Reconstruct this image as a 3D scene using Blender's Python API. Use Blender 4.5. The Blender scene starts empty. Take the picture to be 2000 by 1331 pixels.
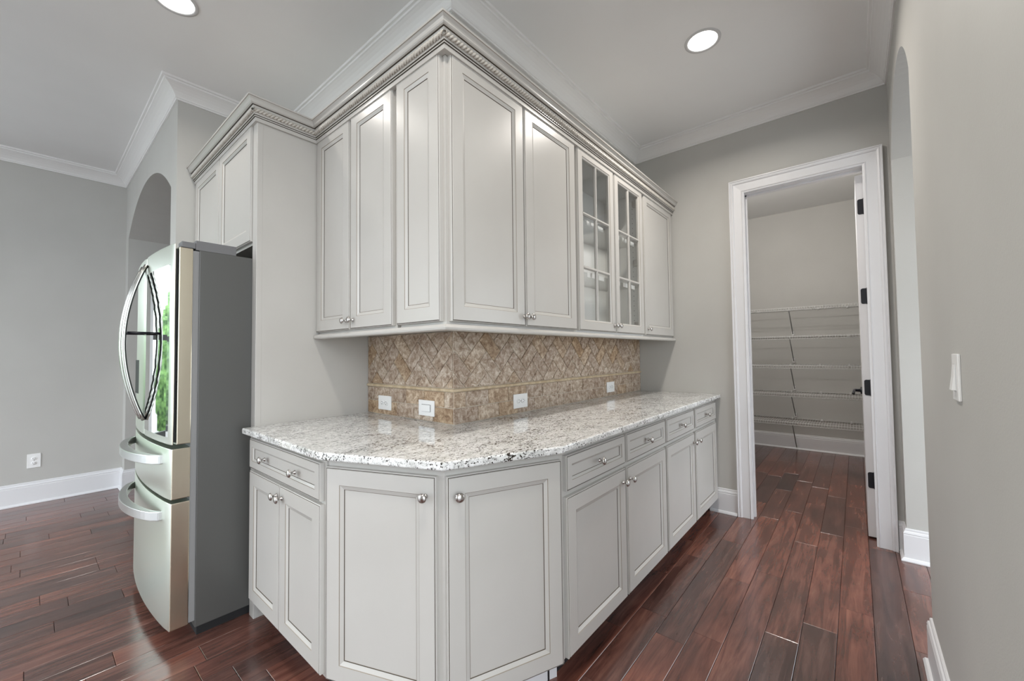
import bpy, bmesh, math, random
from mathutils import Vector, Matrix, Euler
random.seed(7)
S = bpy.context.scene
COL = S.collection
PI = math.pi

# ------------------------------------------------------------------ camera
cd = bpy.data.cameras.new('camera'); cam = bpy.data.objects.new('camera', cd); COL.objects.link(cam)
F_PX = 795.739
cd.sensor_width = 36.0; cd.lens = F_PX * 36.0 / 2000.0; cd.clip_start = 0.02; cd.clip_end = 200
YAW, PITCH, ROLL = 0.7005, 0.0324, -0.0114
fw = Vector((math.cos(PITCH)*math.cos(YAW), math.cos(PITCH)*math.sin(YAW), math.sin(PITCH)))
rt = Vector((math.sin(YAW), -math.cos(YAW), 0)); up = rt.cross(fw)
c_, s_ = math.cos(ROLL), math.sin(ROLL)
r2 = rt*c_ + up*s_; u2 = up*c_ - rt*s_
M = Matrix((r2, u2, -fw)).transposed().to_4x4()
M.translation = Vector((-1.1488, -1.2845, 1.2516))
cam.matrix_world = M
S.camera = cam

# ------------------------------------------------------------------ world, exposure
w = bpy.data.worlds.new('World'); S.world = w; w.use_nodes = True
wn = w.node_tree; wn.nodes.clear()
wo = wn.nodes.new('ShaderNodeOutputWorld'); wb = wn.nodes.new('ShaderNodeBackground')
wb.inputs['Color'].default_value = (0.86, 0.935, 1.0, 1); wb.inputs['Strength'].default_value = 4.2
wn.links.new(wb.outputs[0], wo.inputs[0])
S.view_settings.view_transform = 'Standard'; S.view_settings.look = 'None'
S.view_settings.exposure = 0.23; S.view_settings.gamma = 1.0; S.view_settings.use_curve_mapping = False
S.cycles.sample_clamp_indirect = 3.0; S.cycles.blur_glossy = 1.0; S.cycles.caustics_reflective = False; S.cycles.caustics_refractive = False
LAMP_W = 9.0          # watts of one recessed can light
LAMP_COL = (1.0, 0.94, 0.87)

# ------------------------------------------------------------------ materials
def new_mat(name):
    m = bpy.data.materials.new(name); m.use_nodes = True
    nt = m.node_tree; b = nt.nodes['Principled BSDF']
    return m, nt, b
def plain(name, col, rough=0.5, metal=0.0, spec=0.5, emit=None, es=0):
    m, nt, b = new_mat(name)
    b.inputs['Base Color'].default_value = (*col, 1); b.inputs['Roughness'].default_value = rough
    b.inputs['Metallic'].default_value = metal; b.inputs['Specular IOR Level'].default_value = spec
    if emit: b.inputs['Emission Color'].default_value = (*emit, 1); b.inputs['Emission Strength'].default_value = es
    return m
def N(nt, t, **kw):
    n = nt.nodes.new(t)
    for k, v in kw.items():
        if k in n.inputs: n.inputs[k].default_value = v
        else: setattr(n, k, v)
    return n
def ramp(nt, stops):
    r = nt.nodes.new('ShaderNodeValToRGB'); e = r.color_ramp.elements
    while len(e) < len(stops): e.new(0.5)
    for i, (p, c) in enumerate(stops): e[i].position = p; e[i].color = (*c, 1)
    return r
def mottled(name, c1, c2, scale, rough, bump=0.0, bscale=None, spec=0.5):
    m, nt, b = new_mat(name); L = nt.links.new
    tc = N(nt, 'ShaderNodeTexCoord'); n = N(nt, 'ShaderNodeTexNoise', Scale=scale, Detail=4.0)
    L(tc.outputs['Object'], n.inputs['Vector'])
    r = ramp(nt, [(0.35, c1), (0.65, c2)]); L(n.outputs['Fac'], r.inputs[0]); L(r.outputs[0], b.inputs['Base Color'])
    b.inputs['Roughness'].default_value = rough; b.inputs['Specular IOR Level'].default_value = spec
    if bump:
        n2 = N(nt, 'ShaderNodeTexNoise', Scale=bscale or scale*8, Detail=3.0); L(tc.outputs['Object'], n2.inputs['Vector'])
        bp = N(nt, 'ShaderNodeBump', Strength=bump, Distance=0.002); L(n2.outputs['Fac'], bp.inputs['Height']); L(bp.outputs[0], b.inputs['Normal'])
    return m
WALL = mottled('greige wall paint', (0.495, 0.488, 0.463), (0.52, 0.513, 0.488), 2.0, 0.6, 0.15, 220, 0.3)
CEIL = mottled('ceiling paint', (0.82, 0.825, 0.82), (0.85, 0.855, 0.85), 1.5, 0.8, 0.1, 180, 0.2)
TRIM = plain('white trim paint', (0.74, 0.74, 0.755), 0.35)
CROWN = plain('crown trim paint', (0.78, 0.775, 0.765), 0.4)
PAINT = mottled('cream cabinet lacquer', (0.515, 0.498, 0.468), (0.54, 0.523, 0.493), 3.0, 0.3, 0.03, 90)
GLAZE = plain('brown glaze in the grooves', (0.055, 0.042, 0.03), 0.5)
SOFTGLAZE = plain('thin tan glaze', (0.27, 0.23, 0.18), 0.4)
INNER = plain('cabinet interior', (0.76, 0.755, 0.74), 0.5)
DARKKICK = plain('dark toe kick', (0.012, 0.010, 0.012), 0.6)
NICKEL = plain('brushed nickel', (0.50, 0.48, 0.46), 0.24, 1.0)
BLACK = plain('black metal', (0.006, 0.007, 0.012), 0.35)
PLATE = plain('white plastic', (0.85, 0.85, 0.84), 0.35)
SLOT = plain('socket slots', (0.04, 0.04, 0.04), 0.5)
WIRE = plain('white coated wire', (0.78, 0.78, 0.77), 0.4)
STEELROD = plain('grey steel brace', (0.22, 0.22, 0.22), 0.45)
CASE = plain('grey fridge case', (0.105, 0.105, 0.10), 0.38, 0.3)
RUBBER = plain('dark gasket', (0.008, 0.008, 0.009), 0.6)
MIRROR = plain('mirror glass', (0.72, 0.75, 0.72), 0.02, 1.0)
HINGEGREY = plain('grey hinge cover', (0.16, 0.16, 0.165), 0.5)
SUBFLOOR = plain('dark joint', (0.012, 0.007, 0.005), 0.7)
GROUT = plain('grout', (0.62, 0.55, 0.46), 0.8)
TRIMRING = plain('lamp trim', (0.62, 0.62, 0.62), 0.5)
BULB = plain('lamp diffuser', (0.9, 0.9, 0.9), 0.5, emit=(1.0, 0.98, 0.96), es=3.0)

def steel():
    m, nt, b = new_mat('brushed stainless steel'); L = nt.links.new
    tc = N(nt, 'ShaderNodeTexCoord'); mp = N(nt, 'ShaderNodeMapping'); mp.inputs['Scale'].default_value = (3, 3, 260)
    n = N(nt, 'ShaderNodeTexNoise', Scale=2.0, Detail=3.0); L(tc.outputs['Object'], mp.inputs[0]); L(mp.outputs[0], n.inputs['Vector'])
    b.inputs['Roughness'].default_value = 0.34
    b.inputs['Base Color'].default_value = (0.70, 0.74, 0.66, 1); b.inputs['Metallic'].default_value = 1.0
    return m
STEEL = steel()
HANDLE2 = plain('satin aluminium handle', (0.60, 0.61, 0.60), 0.32, 1.0)
HANDLE = plain('satin steel handle', (0.50, 0.50, 0.47), 0.22, 1.0)
EDGE = plain('door edge with warm reflection tint', (0.60, 0.54, 0.43), 0.22, 1.0)  # tan base colour stands in for the warm wall reflection on the steel
def glass():
    m, nt, b = new_mat('clear pane'); L = nt.links.new
    nt.nodes.remove(b); out = nt.nodes['Material Output']
    t = N(nt, 'ShaderNodeBsdfTransparent'); t.inputs[0].default_value = (0.97, 0.975, 0.97, 1)
    g = N(nt, 'ShaderNodeBsdfGlossy', Roughness=0.02); f = N(nt, 'ShaderNodeFresnel', IOR=1.45)
    ge = N(nt, 'ShaderNodeNewGeometry'); mr = N(nt, 'ShaderNodeMapRange'); mr.inputs['To Min'].default_value = 1.45; mr.inputs['To Max'].default_value = 1/1.45
    L(ge.outputs['Backfacing'], mr.inputs['Value']); L(mr.outputs[0], f.inputs['IOR'])
    mx = N(nt, 'ShaderNodeMixShader'); L(f.outputs[0], mx.inputs[0]); L(t.outputs[0], mx.inputs[1]); L(g.outputs[0], mx.inputs[2]); L(mx.outputs[0], out.inputs[0])
    return m
GLASS = glass()
def granite():
    m, nt, b = new_mat('white speckled granite'); L = nt.links.new
    tc = N(nt, 'ShaderNodeTexCoord')
    mp = N(nt, 'ShaderNodeMapping'); mp.inputs['Rotation'].default_value = (0, 0, 0.6); mp.inputs['Scale'].default_value = (1, 1.7, 1.4)
    L(tc.outputs['Object'], mp.inputs[0])
    big = N(nt, 'ShaderNodeTexNoise', Scale=16.0, Detail=6.0, Roughness=0.7, Distortion=0.8); L(mp.outputs[0], big.inputs['Vector'])
    base = ramp(nt, [(0.32, (0.47, 0.475, 0.46)), (0.44, (0.70, 0.70, 0.68)), (0.58, (0.86, 0.86, 0.85))]); L(big.outputs['Fac'], base.inputs[0])
    mid = N(nt, 'ShaderNodeTexNoise', Scale=58.0, Detail=5.0, Roughness=0.72, Distortion=0.4); L(mp.outputs[0], mid.inputs['Vector'])
    mr = ramp(nt, [(0.36, (.9, .9, .9)), (0.46, (0, 0, 0))]); L(mid.outputs['Fac'], mr.inputs[0])
    mx1 = N(nt, 'ShaderNodeMixRGB'); L(mr.outputs[0], mx1.inputs[0]); L(base.outputs[0], mx1.inputs[1]); mx1.inputs[2].default_value = (0.295, 0.298, 0.288, 1)
    sp = N(nt, 'ShaderNodeTexNoise', Scale=95.0, Detail=2.5, Roughness=0.6); L(mp.outputs[0], sp.inputs['Vector'])
    cl = N(nt, 'ShaderNodeTexNoise', Scale=5.0, Detail=3.0, Distortion=1.0); L(mp.outputs[0], cl.inputs['Vector'])
    ad = N(nt, 'ShaderNodeMath', operation='MULTIPLY_ADD'); L(cl.outputs['Fac'], ad.inputs[0]); ad.inputs[1].default_value = 0.34; L(sp.outputs['Fac'], ad.inputs[2])
    sr = ramp(nt, [(0.755, (0, 0, 0)), (0.785, (1, 1, 1))]); L(ad.outputs[0], sr.inputs[0])
    mx2 = N(nt, 'ShaderNodeMixRGB'); L(sr.outputs[0], mx2.inputs[0]); L(mx1.outputs[0], mx2.inputs[1]); mx2.inputs[2].default_value = (0.035, 0.028, 0.022, 1)
    L(mx2.outputs[0], b.inputs['Base Color']); b.inputs['Roughness'].default_value = 0.05
    return m
GRANITE = granite()
def obj_coords(nt, scale):
    """object coordinates shifted by the object's own random number, so that alike pieces differ"""
    L = nt.links.new
    tc = N(nt, 'ShaderNodeTexCoord'); oi = N(nt, 'ShaderNodeObjectInfo')
    ml = N(nt, 'ShaderNodeMath', operation='MULTIPLY'); L(oi.outputs['Random'], ml.inputs[0]); ml.inputs[1].default_value = 40.0
    cb = N(nt, 'ShaderNodeCombineXYZ'); L(ml.outputs[0], cb.inputs[0]); L(ml.outputs[0], cb.inputs[2])
    va = N(nt, 'ShaderNodeVectorMath', operation='ADD'); L(tc.outputs['Object'], va.inputs[0]); L(cb.outputs[0], va.inputs[1])
    mp = N(nt, 'ShaderNodeMapping'); mp.inputs['Scale'].default_value = scale; L(va.outputs[0], mp.inputs[0])
    return mp.outputs[0], oi.outputs['Random']
def wood():
    m, nt, b = new_mat('hand scraped walnut plank'); L = nt.links.new
    v, rnd = obj_coords(nt, (1.1, 13, 6))
    n1 = N(nt, 'ShaderNodeTexNoise', Scale=2.2, Detail=8.0, Roughness=0.66, Distortion=0.7); L(v, n1.inputs['Vector'])
    g = ramp(nt, [(0.26, (0.055, 0.027, 0.022)), (0.43, (0.125, 0.053, 0.041)), (0.58, (0.190, 0.085, 0.064)), (0.80, (0.27, 0.140, 0.108))]); L(n1.outputs['Fac'], g.inputs[0])
    v2, _ = obj_coords(nt, (1.5, 3.5, 1)); n2 = N(nt, 'ShaderNodeTexNoise', Scale=1.6, Detail=3.0); L(v2, n2.inputs['Vector'])
    d = ramp(nt, [(0.35, (0.45, 0.5, 0.55)), (0.6, (1, 1, 1))]); L(n2.outputs['Fac'], d.inputs[0])
    mx = N(nt, 'ShaderNodeMixRGB', blend_type='MULTIPLY'); mx.inputs[0].default_value = 0.8; L(g.outputs[0], mx.inputs[1]); L(d.outputs[0], mx.inputs[2])
    tone = ramp(nt, [(0.0, (0.55, 0.62, 0.68)), (0.4, (1.0, 0.95, 0.92)), (0.75, (1.35, 1.10, 0.98)), (1.0, (0.75, 0.82, 0.88))]); L(rnd, tone.inputs[0])
    mx2 = N(nt, 'ShaderNodeMixRGB', blend_type='MULTIPLY'); mx2.inputs[0].default_value = 1.0; L(mx.outputs[0], mx2.inputs[1]); L(tone.outputs[0], mx2.inputs[2])
    L(mx2.outputs[0], b.inputs['Base Color'])
    v3, _ = obj_coords(nt, (3, 14, 1)); n3 = N(nt, 'ShaderNodeTexNoise', Scale=3.0, Detail=3.0); L(v3, n3.inputs['Vector'])
    bm = N(nt, 'ShaderNodeBump', Strength=0.16, Distance=0.004); L(n3.outputs['Fac'], bm.inputs['Height']); L(bm.outputs[0], b.inputs['Normal'])
    rr = ramp(nt, [(0.3, (0.16,)*3), (0.7, (0.27,)*3)]); L(n1.outputs['Fac'], rr.inputs[0]); L(rr.outputs[0], b.inputs['Roughness'])
    b.inputs['Specular IOR Level'].default_value = 1.0
    return m
WOOD = wood()
def travertine():
    m, nt, b = new_mat('tumbled travertine'); L = nt.links.new
    v, rnd = obj_coords(nt, (1, 1, 1))
    n1 = N(nt, 'ShaderNodeTexNoise', Scale=34.0, Detail=8.0, Roughness=0.78, Distortion=0.7); L(v, n1.inputs['Vector'])
    g = ramp(nt, [(0.33, (0.13, 0.075, 0.045)), (0.44, (0.30, 0.215, 0.15)), (0.53, (0.45, 0.365, 0.29)), (0.64, (0.66, 0.59, 0.51))]); L(n1.outputs['Fac'], g.inputs[0])
    tone = ramp(nt, [(0.0, (0.86, 0.74, 0.58)), (0.15, (1.02, 1.0, 0.97)), (0.5, (0.88, 0.84, 0.82)), (0.85, (1.12, 1.13, 1.12)), (1.0, (0.95, 0.82, 0.64))]); L(rnd, tone.inputs[0])
    mx = N(nt, 'ShaderNodeMixRGB', blend_type='MULTIPLY'); mx.inputs[0].default_value = 1.0; L(g.outputs[0], mx.inputs[1]); L(tone.outputs[0], mx.inputs[2])
    L(mx.outputs[0], b.inputs['Base Color']); b.inputs['Roughness'].default_value = 0.5
    bm = N(nt, 'ShaderNodeBump', Strength=0.35, Distance=0.003); L(n1.outputs['Fac'], bm.inputs['Height']); L(bm.outputs[0], b.inputs['Normal'])
    return m
TRAV = travertine()
LINER = mottled('honey stone pencil liner', (0.44, 0.33, 0.20), (0.60, 0.49, 0.34), 30, 0.45)
def leaf():
    m, nt, b = new_mat('green leaves'); L = nt.links.new
    tc = N(nt, 'ShaderNodeTexCoord'); n = N(nt, 'ShaderNodeTexNoise', Scale=9.0, Detail=5.0); L(tc.outputs['Object'], n.inputs['Vector'])
    r = ramp(nt, [(0.35, (0.03, 0.09, 0.02)), (0.65, (0.22, 0.40, 0.12))]); L(n.outputs['Fac'], r.inputs[0]); L(r.outputs[0], b.inputs['Base Color'])
    b.inputs['Roughness'].default_value = 0.7
    return m
LEAF = leaf()
BOUNCE_GROUND = mottled('pale concrete bounce ground', (0.40, 0.40, 0.39), (0.46, 0.46, 0.45), 3, 0.9)

# ------------------------------------------------------------------ mesh helpers
class MB:
    """collects shapes; build() links them as ONE mesh object"""
    def __init__(s): s.v = []; s.f = []; s.m = []; s.sm = []
    def add(s, vs, fs, mi=0, smooth=False):
        o = len(s.v); s.v += [tuple(p) for p in vs]
        for f in fs: s.f.append(tuple(i+o for i in f)); s.m.append(mi); s.sm.append(smooth)
        return s
    def box(s, x0, x1, y0, y1, z0, z1, mi=0):
        vs = [(x0,y0,z0),(x1,y0,z0),(x1,y1,z0),(x0,y1,z0),(x0,y0,z1),(x1,y0,z1),(x1,y1,z1),(x0,y1,z1)]
        return s.add(vs, [(3,2,1,0),(4,5,6,7),(0,1,5,4),(1,2,6,5),(2,3,7,6),(3,0,4,7)], mi)
    def prism(s, pts, z0, z1, mi=0, fn=None):
        """pts: ccw outline in a plane; fn maps (a,b,c) to xyz, c is the extrusion"""
        fn = fn or (lambda a, b, c: (a, b, c)); n = len(pts)
        vs = [fn(a, b, z0) for a, b in pts] + [fn(a, b, z1) for a, b in pts]
        fs = [tuple(reversed(range(n))), tuple(range(n, 2*n))] + [(i, (i+1) % n, n+(i+1) % n, n+i) for i in range(n)]
        return s.add(vs, fs, mi)
    def lathe(s, prof, axis_fn, seg=20, mi=0, cap=True, smooth=True):
        """prof: list of (r, h); axis_fn(x, y, h) -> xyz"""
        vs = []; n = len(prof)
        for r, h in prof:
            for k in range(seg):
                a = 2*PI*k/seg; vs.append(axis_fn(r*math.cos(a), r*math.sin(a), h))
        fs = [(i*seg+k, i*seg+(k+1) % seg, (i+1)*seg+(k+1) % seg, (i+1)*seg+k) for i in range(n-1) for k in range(seg)]
        s.add(vs, fs, mi, smooth)
        if cap:
            s.f.append(tuple(len(s.v)-n*seg+k for k in reversed(range(seg)))); s.m.append(mi); s.sm.append(False)
            s.f.append(tuple(len(s.v)-seg+k for k in range(seg))); s.m.append(mi); s.sm.append(False)
        return s
    def tube(s, pts, r, seg=8, mi=0, flat=None):
        """round bar through pts; flat=(ru, rv) makes an oval section"""
        pts = [Vector(p) for p in pts]; n = len(pts); vs = []
        prev = None
        for i, p in enumerate(pts):
            t = (pts[min(i+1, n-1)] - pts[max(i-1, 0)]).normalized()
            ref = Vector((0, 1, 0)) if abs(t.y) < 0.9 else Vector((0, 0, 1))
            u = t.cross(ref).normalized(); v = t.cross(u).normalized()
            ru, rv = flat if flat else (r, r)
            for k in range(seg):
                a = 2*PI*k/seg; vs.append(p + u*(ru*math.cos(a)) + v*(rv*math.sin(a)))
        fs = [(i*seg+k, i*seg+(k+1) % seg, (i+1)*seg+(k+1) % seg, (i+1)*seg+k) for i in range(n-1) for k in range(seg)]
        fs += [tuple(reversed(range(seg))), tuple((n-1)*seg+k for k in range(seg))]
        return s.add(vs, fs, mi, True)
    def build(s, name, mats, parent=None, loc=(0, 0, 0), rz=0.0, bevel=0.0, recalc=True):
        me = bpy.data.meshes.new(name); me.from_pydata(s.v, [], s.f)
        if not isinstance(mats, (list, tuple)): mats = [mats]
        for m in mats: me.materials.append(m)
        me.polygons.foreach_set('material_index', s.m); me.polygons.foreach_set('use_smooth', s.sm)
        if recalc or bevel:
            b = bmesh.new(); b.from_mesh(me)
            if recalc: bmesh.ops.recalc_face_normals(b, faces=b.faces)
            if bevel:
                bmesh.ops.bevel(b, geom=list(b.edges), offset=bevel, segments=2, affect='EDGES', profile=0.6, clamp_overlap=True)
            b.to_mesh(me); b.free()
        o = bpy.data.objects.new(name, me); COL.objects.link(o)
        o.location = loc; o.rotation_euler = (0, 0, rz)
        if parent: o.parent = parent
        return o
def tag(o, label=None, cat=None, group=None, kind=None):
    if label: o['label'] = label
    if cat: o['category'] = cat
    if group: o['group'] = group
    if kind: o['kind'] = kind
    return o
def empty(name, loc, label, cat, group=None, rz=0):
    o = bpy.data.objects.new(name, None); COL.objects.link(o); o.location = loc; o.rotation_euler = (0, 0, rz)
    o.empty_display_size = 0.1
    return tag(o, label, cat, group)
def sweep(path, Nn, prof, caps=True):
    """one MB per straight piece of path, mitred; prof points (a, b): a sideways (heading x N), b along N. prof may carry a material index"""
    P = [Vector(p) for p in path]; Nn = Vector(Nn); n = len(P)
    H = [(P[i+1]-P[i]).normalized() for i in range(n-1)]; R = [h.cross(Nn) for h in H]
    off = []
    for i in range(n):
        if i == 0: off.append(R[0])
        elif i == n-1: off.append(R[-1])
        else:
            m = (R[i-1]+R[i]).normalized(); off.append(m/ m.dot(R[i]))
    out = []
    k = len(prof)
    for i in range(n-1):
        mb = MB(); vs = []
        for j in (i, i+1):
            for q in prof: vs.append(P[j] + off[j]*q[0] + Nn*q[1])
        for q in range(k):
            a, b2 = q, (q+1) % k
            mi = prof[q][2] if len(prof[q]) > 2 else 0
            mb.add([vs[a], vs[b2], vs[k+b2], vs[k+a]], [(0, 1, 2, 3)], mi)
        if caps:
            mb.add(vs[:k], [tuple(range(k))]); mb.add(vs[k:], [tuple(reversed(range(k)))])
        # weld
        idx = {}; nv = []; mp = []
        for p in mb.v:
            key = (round(p[0], 5), round(p[1], 5), round(p[2], 5))
            if key not in idx: idx[key] = len(nv); nv.append(p)
            mp.append(idx[key])
        mb.v = nv; mb.f = [tuple(mp[a] for a in f) for f in mb.f]
        out.append(mb)
    return out
def struct(o, label, cat): return tag(o, label, cat, kind='structure')

# ------------------------------------------------------------------ measured planes
XW, YW = 0.168, 0.192            # faces of the two walls that carry the cabinets
XP = 2.355                       # wall with the pantry door
XA = -0.545; YA = 2.08           # arch wall on the left, and its near end
YL = 4.224                       # far left wall
YR = -1.484                      # right wall
ZC = 3.05
XPB = 5.165                      # back of the pantry

# ------------------------------------------------------------------ floor of planks
floor = MB().box(-3.8, 5.3, -3.3, 4.4, -0.08, -0.014).build('floor', SUBFLOOR)
struct(floor, 'dark red brown hand scraped wood plank floor', 'floor')
PW = 0.1245; Y0 = -0.688
ends = {1: [1.85, 0.680], 0: [1.367, 2.45], -1: [1.546, 0.33, 2.70], -2: [2.115, 0.990, 3.0], -3: [2.385, 1.17, 3.3], -4: [2.618, 1.422, 3.098, 0.5], -5: [0.927, 2.3], -6: [1.247, 1.808, 0.2], -7: [0.7, 1.5]}
left_ends = [(-0.923, 4.09), (-0.682, 3.83), (-0.86, 3.45), (-0.836, 2.95), (-1.035, 3.07), (-0.667, 2.68), (-1.24, 3.175), (-1.16, 2.43), (-1.09, 2.05), (-0.996, 1.92), (-0.803, 1.80), (-1.05, 1.66), (-0.855, 2.2)]
for x, y in left_ends:
    k = math.floor((y-Y0)/PW)+1
    ends.setdefault(k, []).append(x)
def plank(x0, x1, y0, y1):
    g = 0.0007; c = 0.0013; x0 += g; x1 -= g; y0 += g; y1 -= g
    cx, cy = (x0+x1)/2, (y0+y1)/2; z = random.uniform(-0.0006, 0.0)
    a, b = (x1-x0)/2, (y1-y0)/2
    vs = [(-a,-b,-.014),(a,-b,-.014),(a,b,-.014),(-a,b,-.014),(-a,-b,-c),(a,-b,-c),(a,b,-c),(-a,b,-c),(-a+c,-b+c,0),(a-c,-b+c,0),(a-c,b-c,0),(-a+c,b-c,0)]
    fs = [(0,1,5,4),(1,2,6,5),(2,3,7,6),(3,0,4,7),(4,5,9,8),(5,6,10,9),(6,7,11,10),(7,4,8,11),(8,9,10,11)]
    MB().add(vs, fs).build('plank', WOOD, floor, (cx, cy, z), recalc=False)
rest = MB()
for k in range(-7, 41):
    y1 = Y0 + PW*(k-1) + PW; y0 = y1-PW
    if k <= 5: xa, xb = -1.6, (5.17 if y1 < 0.05 else (0.16 if y0 > 0.15 else 2.36))
    else: xa, xb = -2.4, (XW if y0 < 2.1 else 0.3)
    if y0 > 4.1: y1 = min(y1, 4.235)
    cuts = sorted(c for c in ends.get(k, []) if xa < c < xb)
    # fill in ends where none was measured
    lo = cuts[0] if cuts else random.uniform(-0.9, -0.2) if k > 5 else random.uniform(0.2, 1.4)
    if not cuts: cuts = [lo]
    c = cuts[0]
    while c - xa > 1.1: c -= random.uniform(0.45, 1.0); cuts.append(c)
    c = max(cuts)
    while xb - c > 1.15: c += random.uniform(0.5, 1.0); cuts.append(c)
    cuts = [xa] + sorted(cuts) + [xb]
    cuts = [cuts[0]] + [b for a, b in zip(cuts, cuts[1:]) if b-a > 0.03]
    for a, b in zip(cuts, cuts[1:]): plank(a, b, y0, y1)
# the rest of the floor, outside the frame: joined strips
for (xa, xb, ya, yb) in [(-3.8, -2.4, Y0+PW*5, 4.23), (-3.8, -1.6, -1.56, Y0+PW*5), (-3.8, 5.17, -3.3, -1.559)]:
    y = ya
    while y < yb-0.01:
        x = xa
        while x < xb-0.01:
            x2 = min(x+random.uniform(0.7, 1.2), xb); rest.box(x+.001, x2-.001, y+.001, min(y+PW, yb)-.001, -.014, 0); x = x2
        y += PW
tag(rest.build('plank_rest', WOOD, floor), kind='stuff')

# ------------------------------------------------------------------ ceiling and walls
struct(MB().box(-3.8, 5.3, -3.3, 4.4, ZC, ZC+0.12).build('ceiling', CEIL), 'flat pale grey ceiling', 'ceiling')
struct(MB().box(XW, XP, YW, YW+.11, 0, ZC).build('wall_back', WALL), 'greige wall behind the long right run of cabinets', 'wall')
struct(MB().box(XW, XW+.11, YW+.11, YA+.1, 0, ZC).build('wall_back_left', WALL), 'greige wall behind the short left run of cabinets and the fridge', 'wall')
# left wall with a tall window out of frame
WX0, WX1, WZ0, WZ1 = -3.5, -1.50, 0.40, 2.40
mb = MB()
mb.box(-3.8, WX0, YL, YL+.14, 0, ZC).box(WX1, 1.2, YL, YL+.14, 0, ZC).box(WX0, WX1, YL, YL+.14, 0, WZ0).box(WX0, WX1, YL, YL+.14, WZ1, ZC)
struct(mb.build('wall_left', WALL), 'far left greige wall with a wall outlet near the floor', 'wall')
def arch(a0, a1, zs, za, n=24):
    r = (a1-a0)/2; h = za-zs; R = (r*r+h*h)/(2*h); c = (a0+a1)/2; t = math.asin(r/R)
    return [(c+R*math.sin(-t+2*t*i/n), za-R+R*math.cos(-t+2*t*i/n)) for i in range(n+1)]
ya0, ya1 = 2.24, 4.065
def arch_wall(lo, hi, a0, a1, zs, za, axis_fn, d0, d1):
    """wall with an arched opening: two piers and a slice above every arch segment"""
    mb = MB(); A = arch(a0, a1, zs, za)
    outline = [(lo, 0), (a0, 0)] + A + [(a1, 0), (hi, 0), (hi, ZC), (lo, ZC)]
    n = len(outline)
    vs = [axis_fn(a, b, d0) for a, b in outline] + [axis_fn(a, b, d1) for a, b in outline]
    fs = [(i, (i+1) % n, n+(i+1) % n, n+i) for i in range(n)]
    mb.add(vs, fs)
    for d in (d0, d1):
        q = lambda a, b: axis_fn(a, b, d)
        mb.add([q(lo, 0), q(a0, 0), q(*A[0]), q(a0, ZC), q(lo, ZC)], [(0, 1, 2, 3, 4)])
        mb.add([q(a1, 0), q(hi, 0), q(hi, ZC), q(a1, ZC), q(*A[-1])], [(0, 1, 2, 3, 4)])
        for (p, r) in zip(A, A[1:]): mb.add([q(*p), q(*r), q(r[0], ZC), q(p[0], ZC)], [(0, 1, 2, 3)])
    return mb
o = arch_wall(YA, YL-0.001, ya0, ya1, 2.41, 2.715, lambda a, b, d: (d, a, b), XA, -0.10).build('wall_arch', WALL)
struct(o, 'greige wall with a wide segmental archway behind the fridge', 'wall')
struct(MB().box(-0.10, XW+.11, YA+.0, YA+.1, 0, ZC).build('wall_niche', WALL), 'greige side wall of the fridge niche', 'wall')
struct(MB().box(1.1, 1.2, YA+.1, YL, 0, ZC).build('wall_hall_added', WALL), 'unseen hall wall added beyond the left archway to keep it dim', 'wall')  # closes the unseen hall so the arch soffit stays dark
# right wall, runs past the camera
xr0, xr1 = 1.165, 2.235
o = arch_wall(-0.42, 5.3, xr0, xr1, 2.41, 2.715, lambda a, b, d: (a, d, b), YR, YR-0.30).build('wall_right', WALL)
struct(o, 'pale greige right wall with a narrow looking archway', 'wall')
# pantry wall with the doorway
dy0, dy1, dz1 = -1.355, -0.663, 2.455
mb = MB().box(XP, XP+.115, YR, dy0-.018, 0, ZC).box(XP, XP+.115, dy1+.018, YW+.11, 0, ZC).box(XP, XP+.115, dy0-.018, dy1+.018, dz1+.018, ZC)
struct(mb.build('wall_end', WALL), 'greige end wall with the pantry doorway', 'wall')
mb = MB().box(XP-.002, XP+.117, dy0-.018, dy0, 0, dz1).box(XP-.002, XP+.117, dy1, dy1+.018, 0, dz1).box(XP-.002, XP+.117, dy0-.018, dy1+.018, dz1, dz1+.018)
mb.box(XP+.05, XP+.075, dy1-.011, dy1, 0, dz1).box(XP+.05, XP+.075, dy0, dy1, dz1-.011, dz1)
struct(mb.build('trim_1', TRIM), 'white jamb and stop lining the pantry doorway', 'trim')
struct(MB().box(XPB, XPB+.1, YR-.02, 0.2, 0, ZC).build('wall_pantry', WALL), 'greige back wall of the pantry with wire shelves', 'wall')
struct(MB().box(XP+.115, XPB, 0.06, 0.16, 0, ZC).build('wall_pantry_left', WALL), 'greige left side wall inside the pantry', 'wall')

struct(MB().box(-0.42, .1, -3.3, -3.2, 0, ZC).box(.1, 5.3, -3.3, -3.2, 2.3, ZC).build('wall_far_right_added', WALL), 'unseen wall added beyond the right archway, its wide opening shaped for daylight', 'wall')  # added out of view; opening shaped to send daylight through the arch
struct(MB().box(5.27, 5.37, -3.2, YR-.3, 0, ZC).build('wall_right_end_added', WALL), 'unseen end wall added beyond the right archway to dim its light', 'wall')  # added out of view to close off light behind the arch
struct(MB().box(-3.9, -3.8, -2.9, 0.5, 0, ZC).box(-3.9, -3.8, 0.5, 4.4, 2.8, ZC).build('wall_west_added', WALL), 'unseen greige wall added behind the camera, its wide opening shaped for daylight', 'wall')  # added unseen to block some daylight; its opening lights the left side
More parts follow.
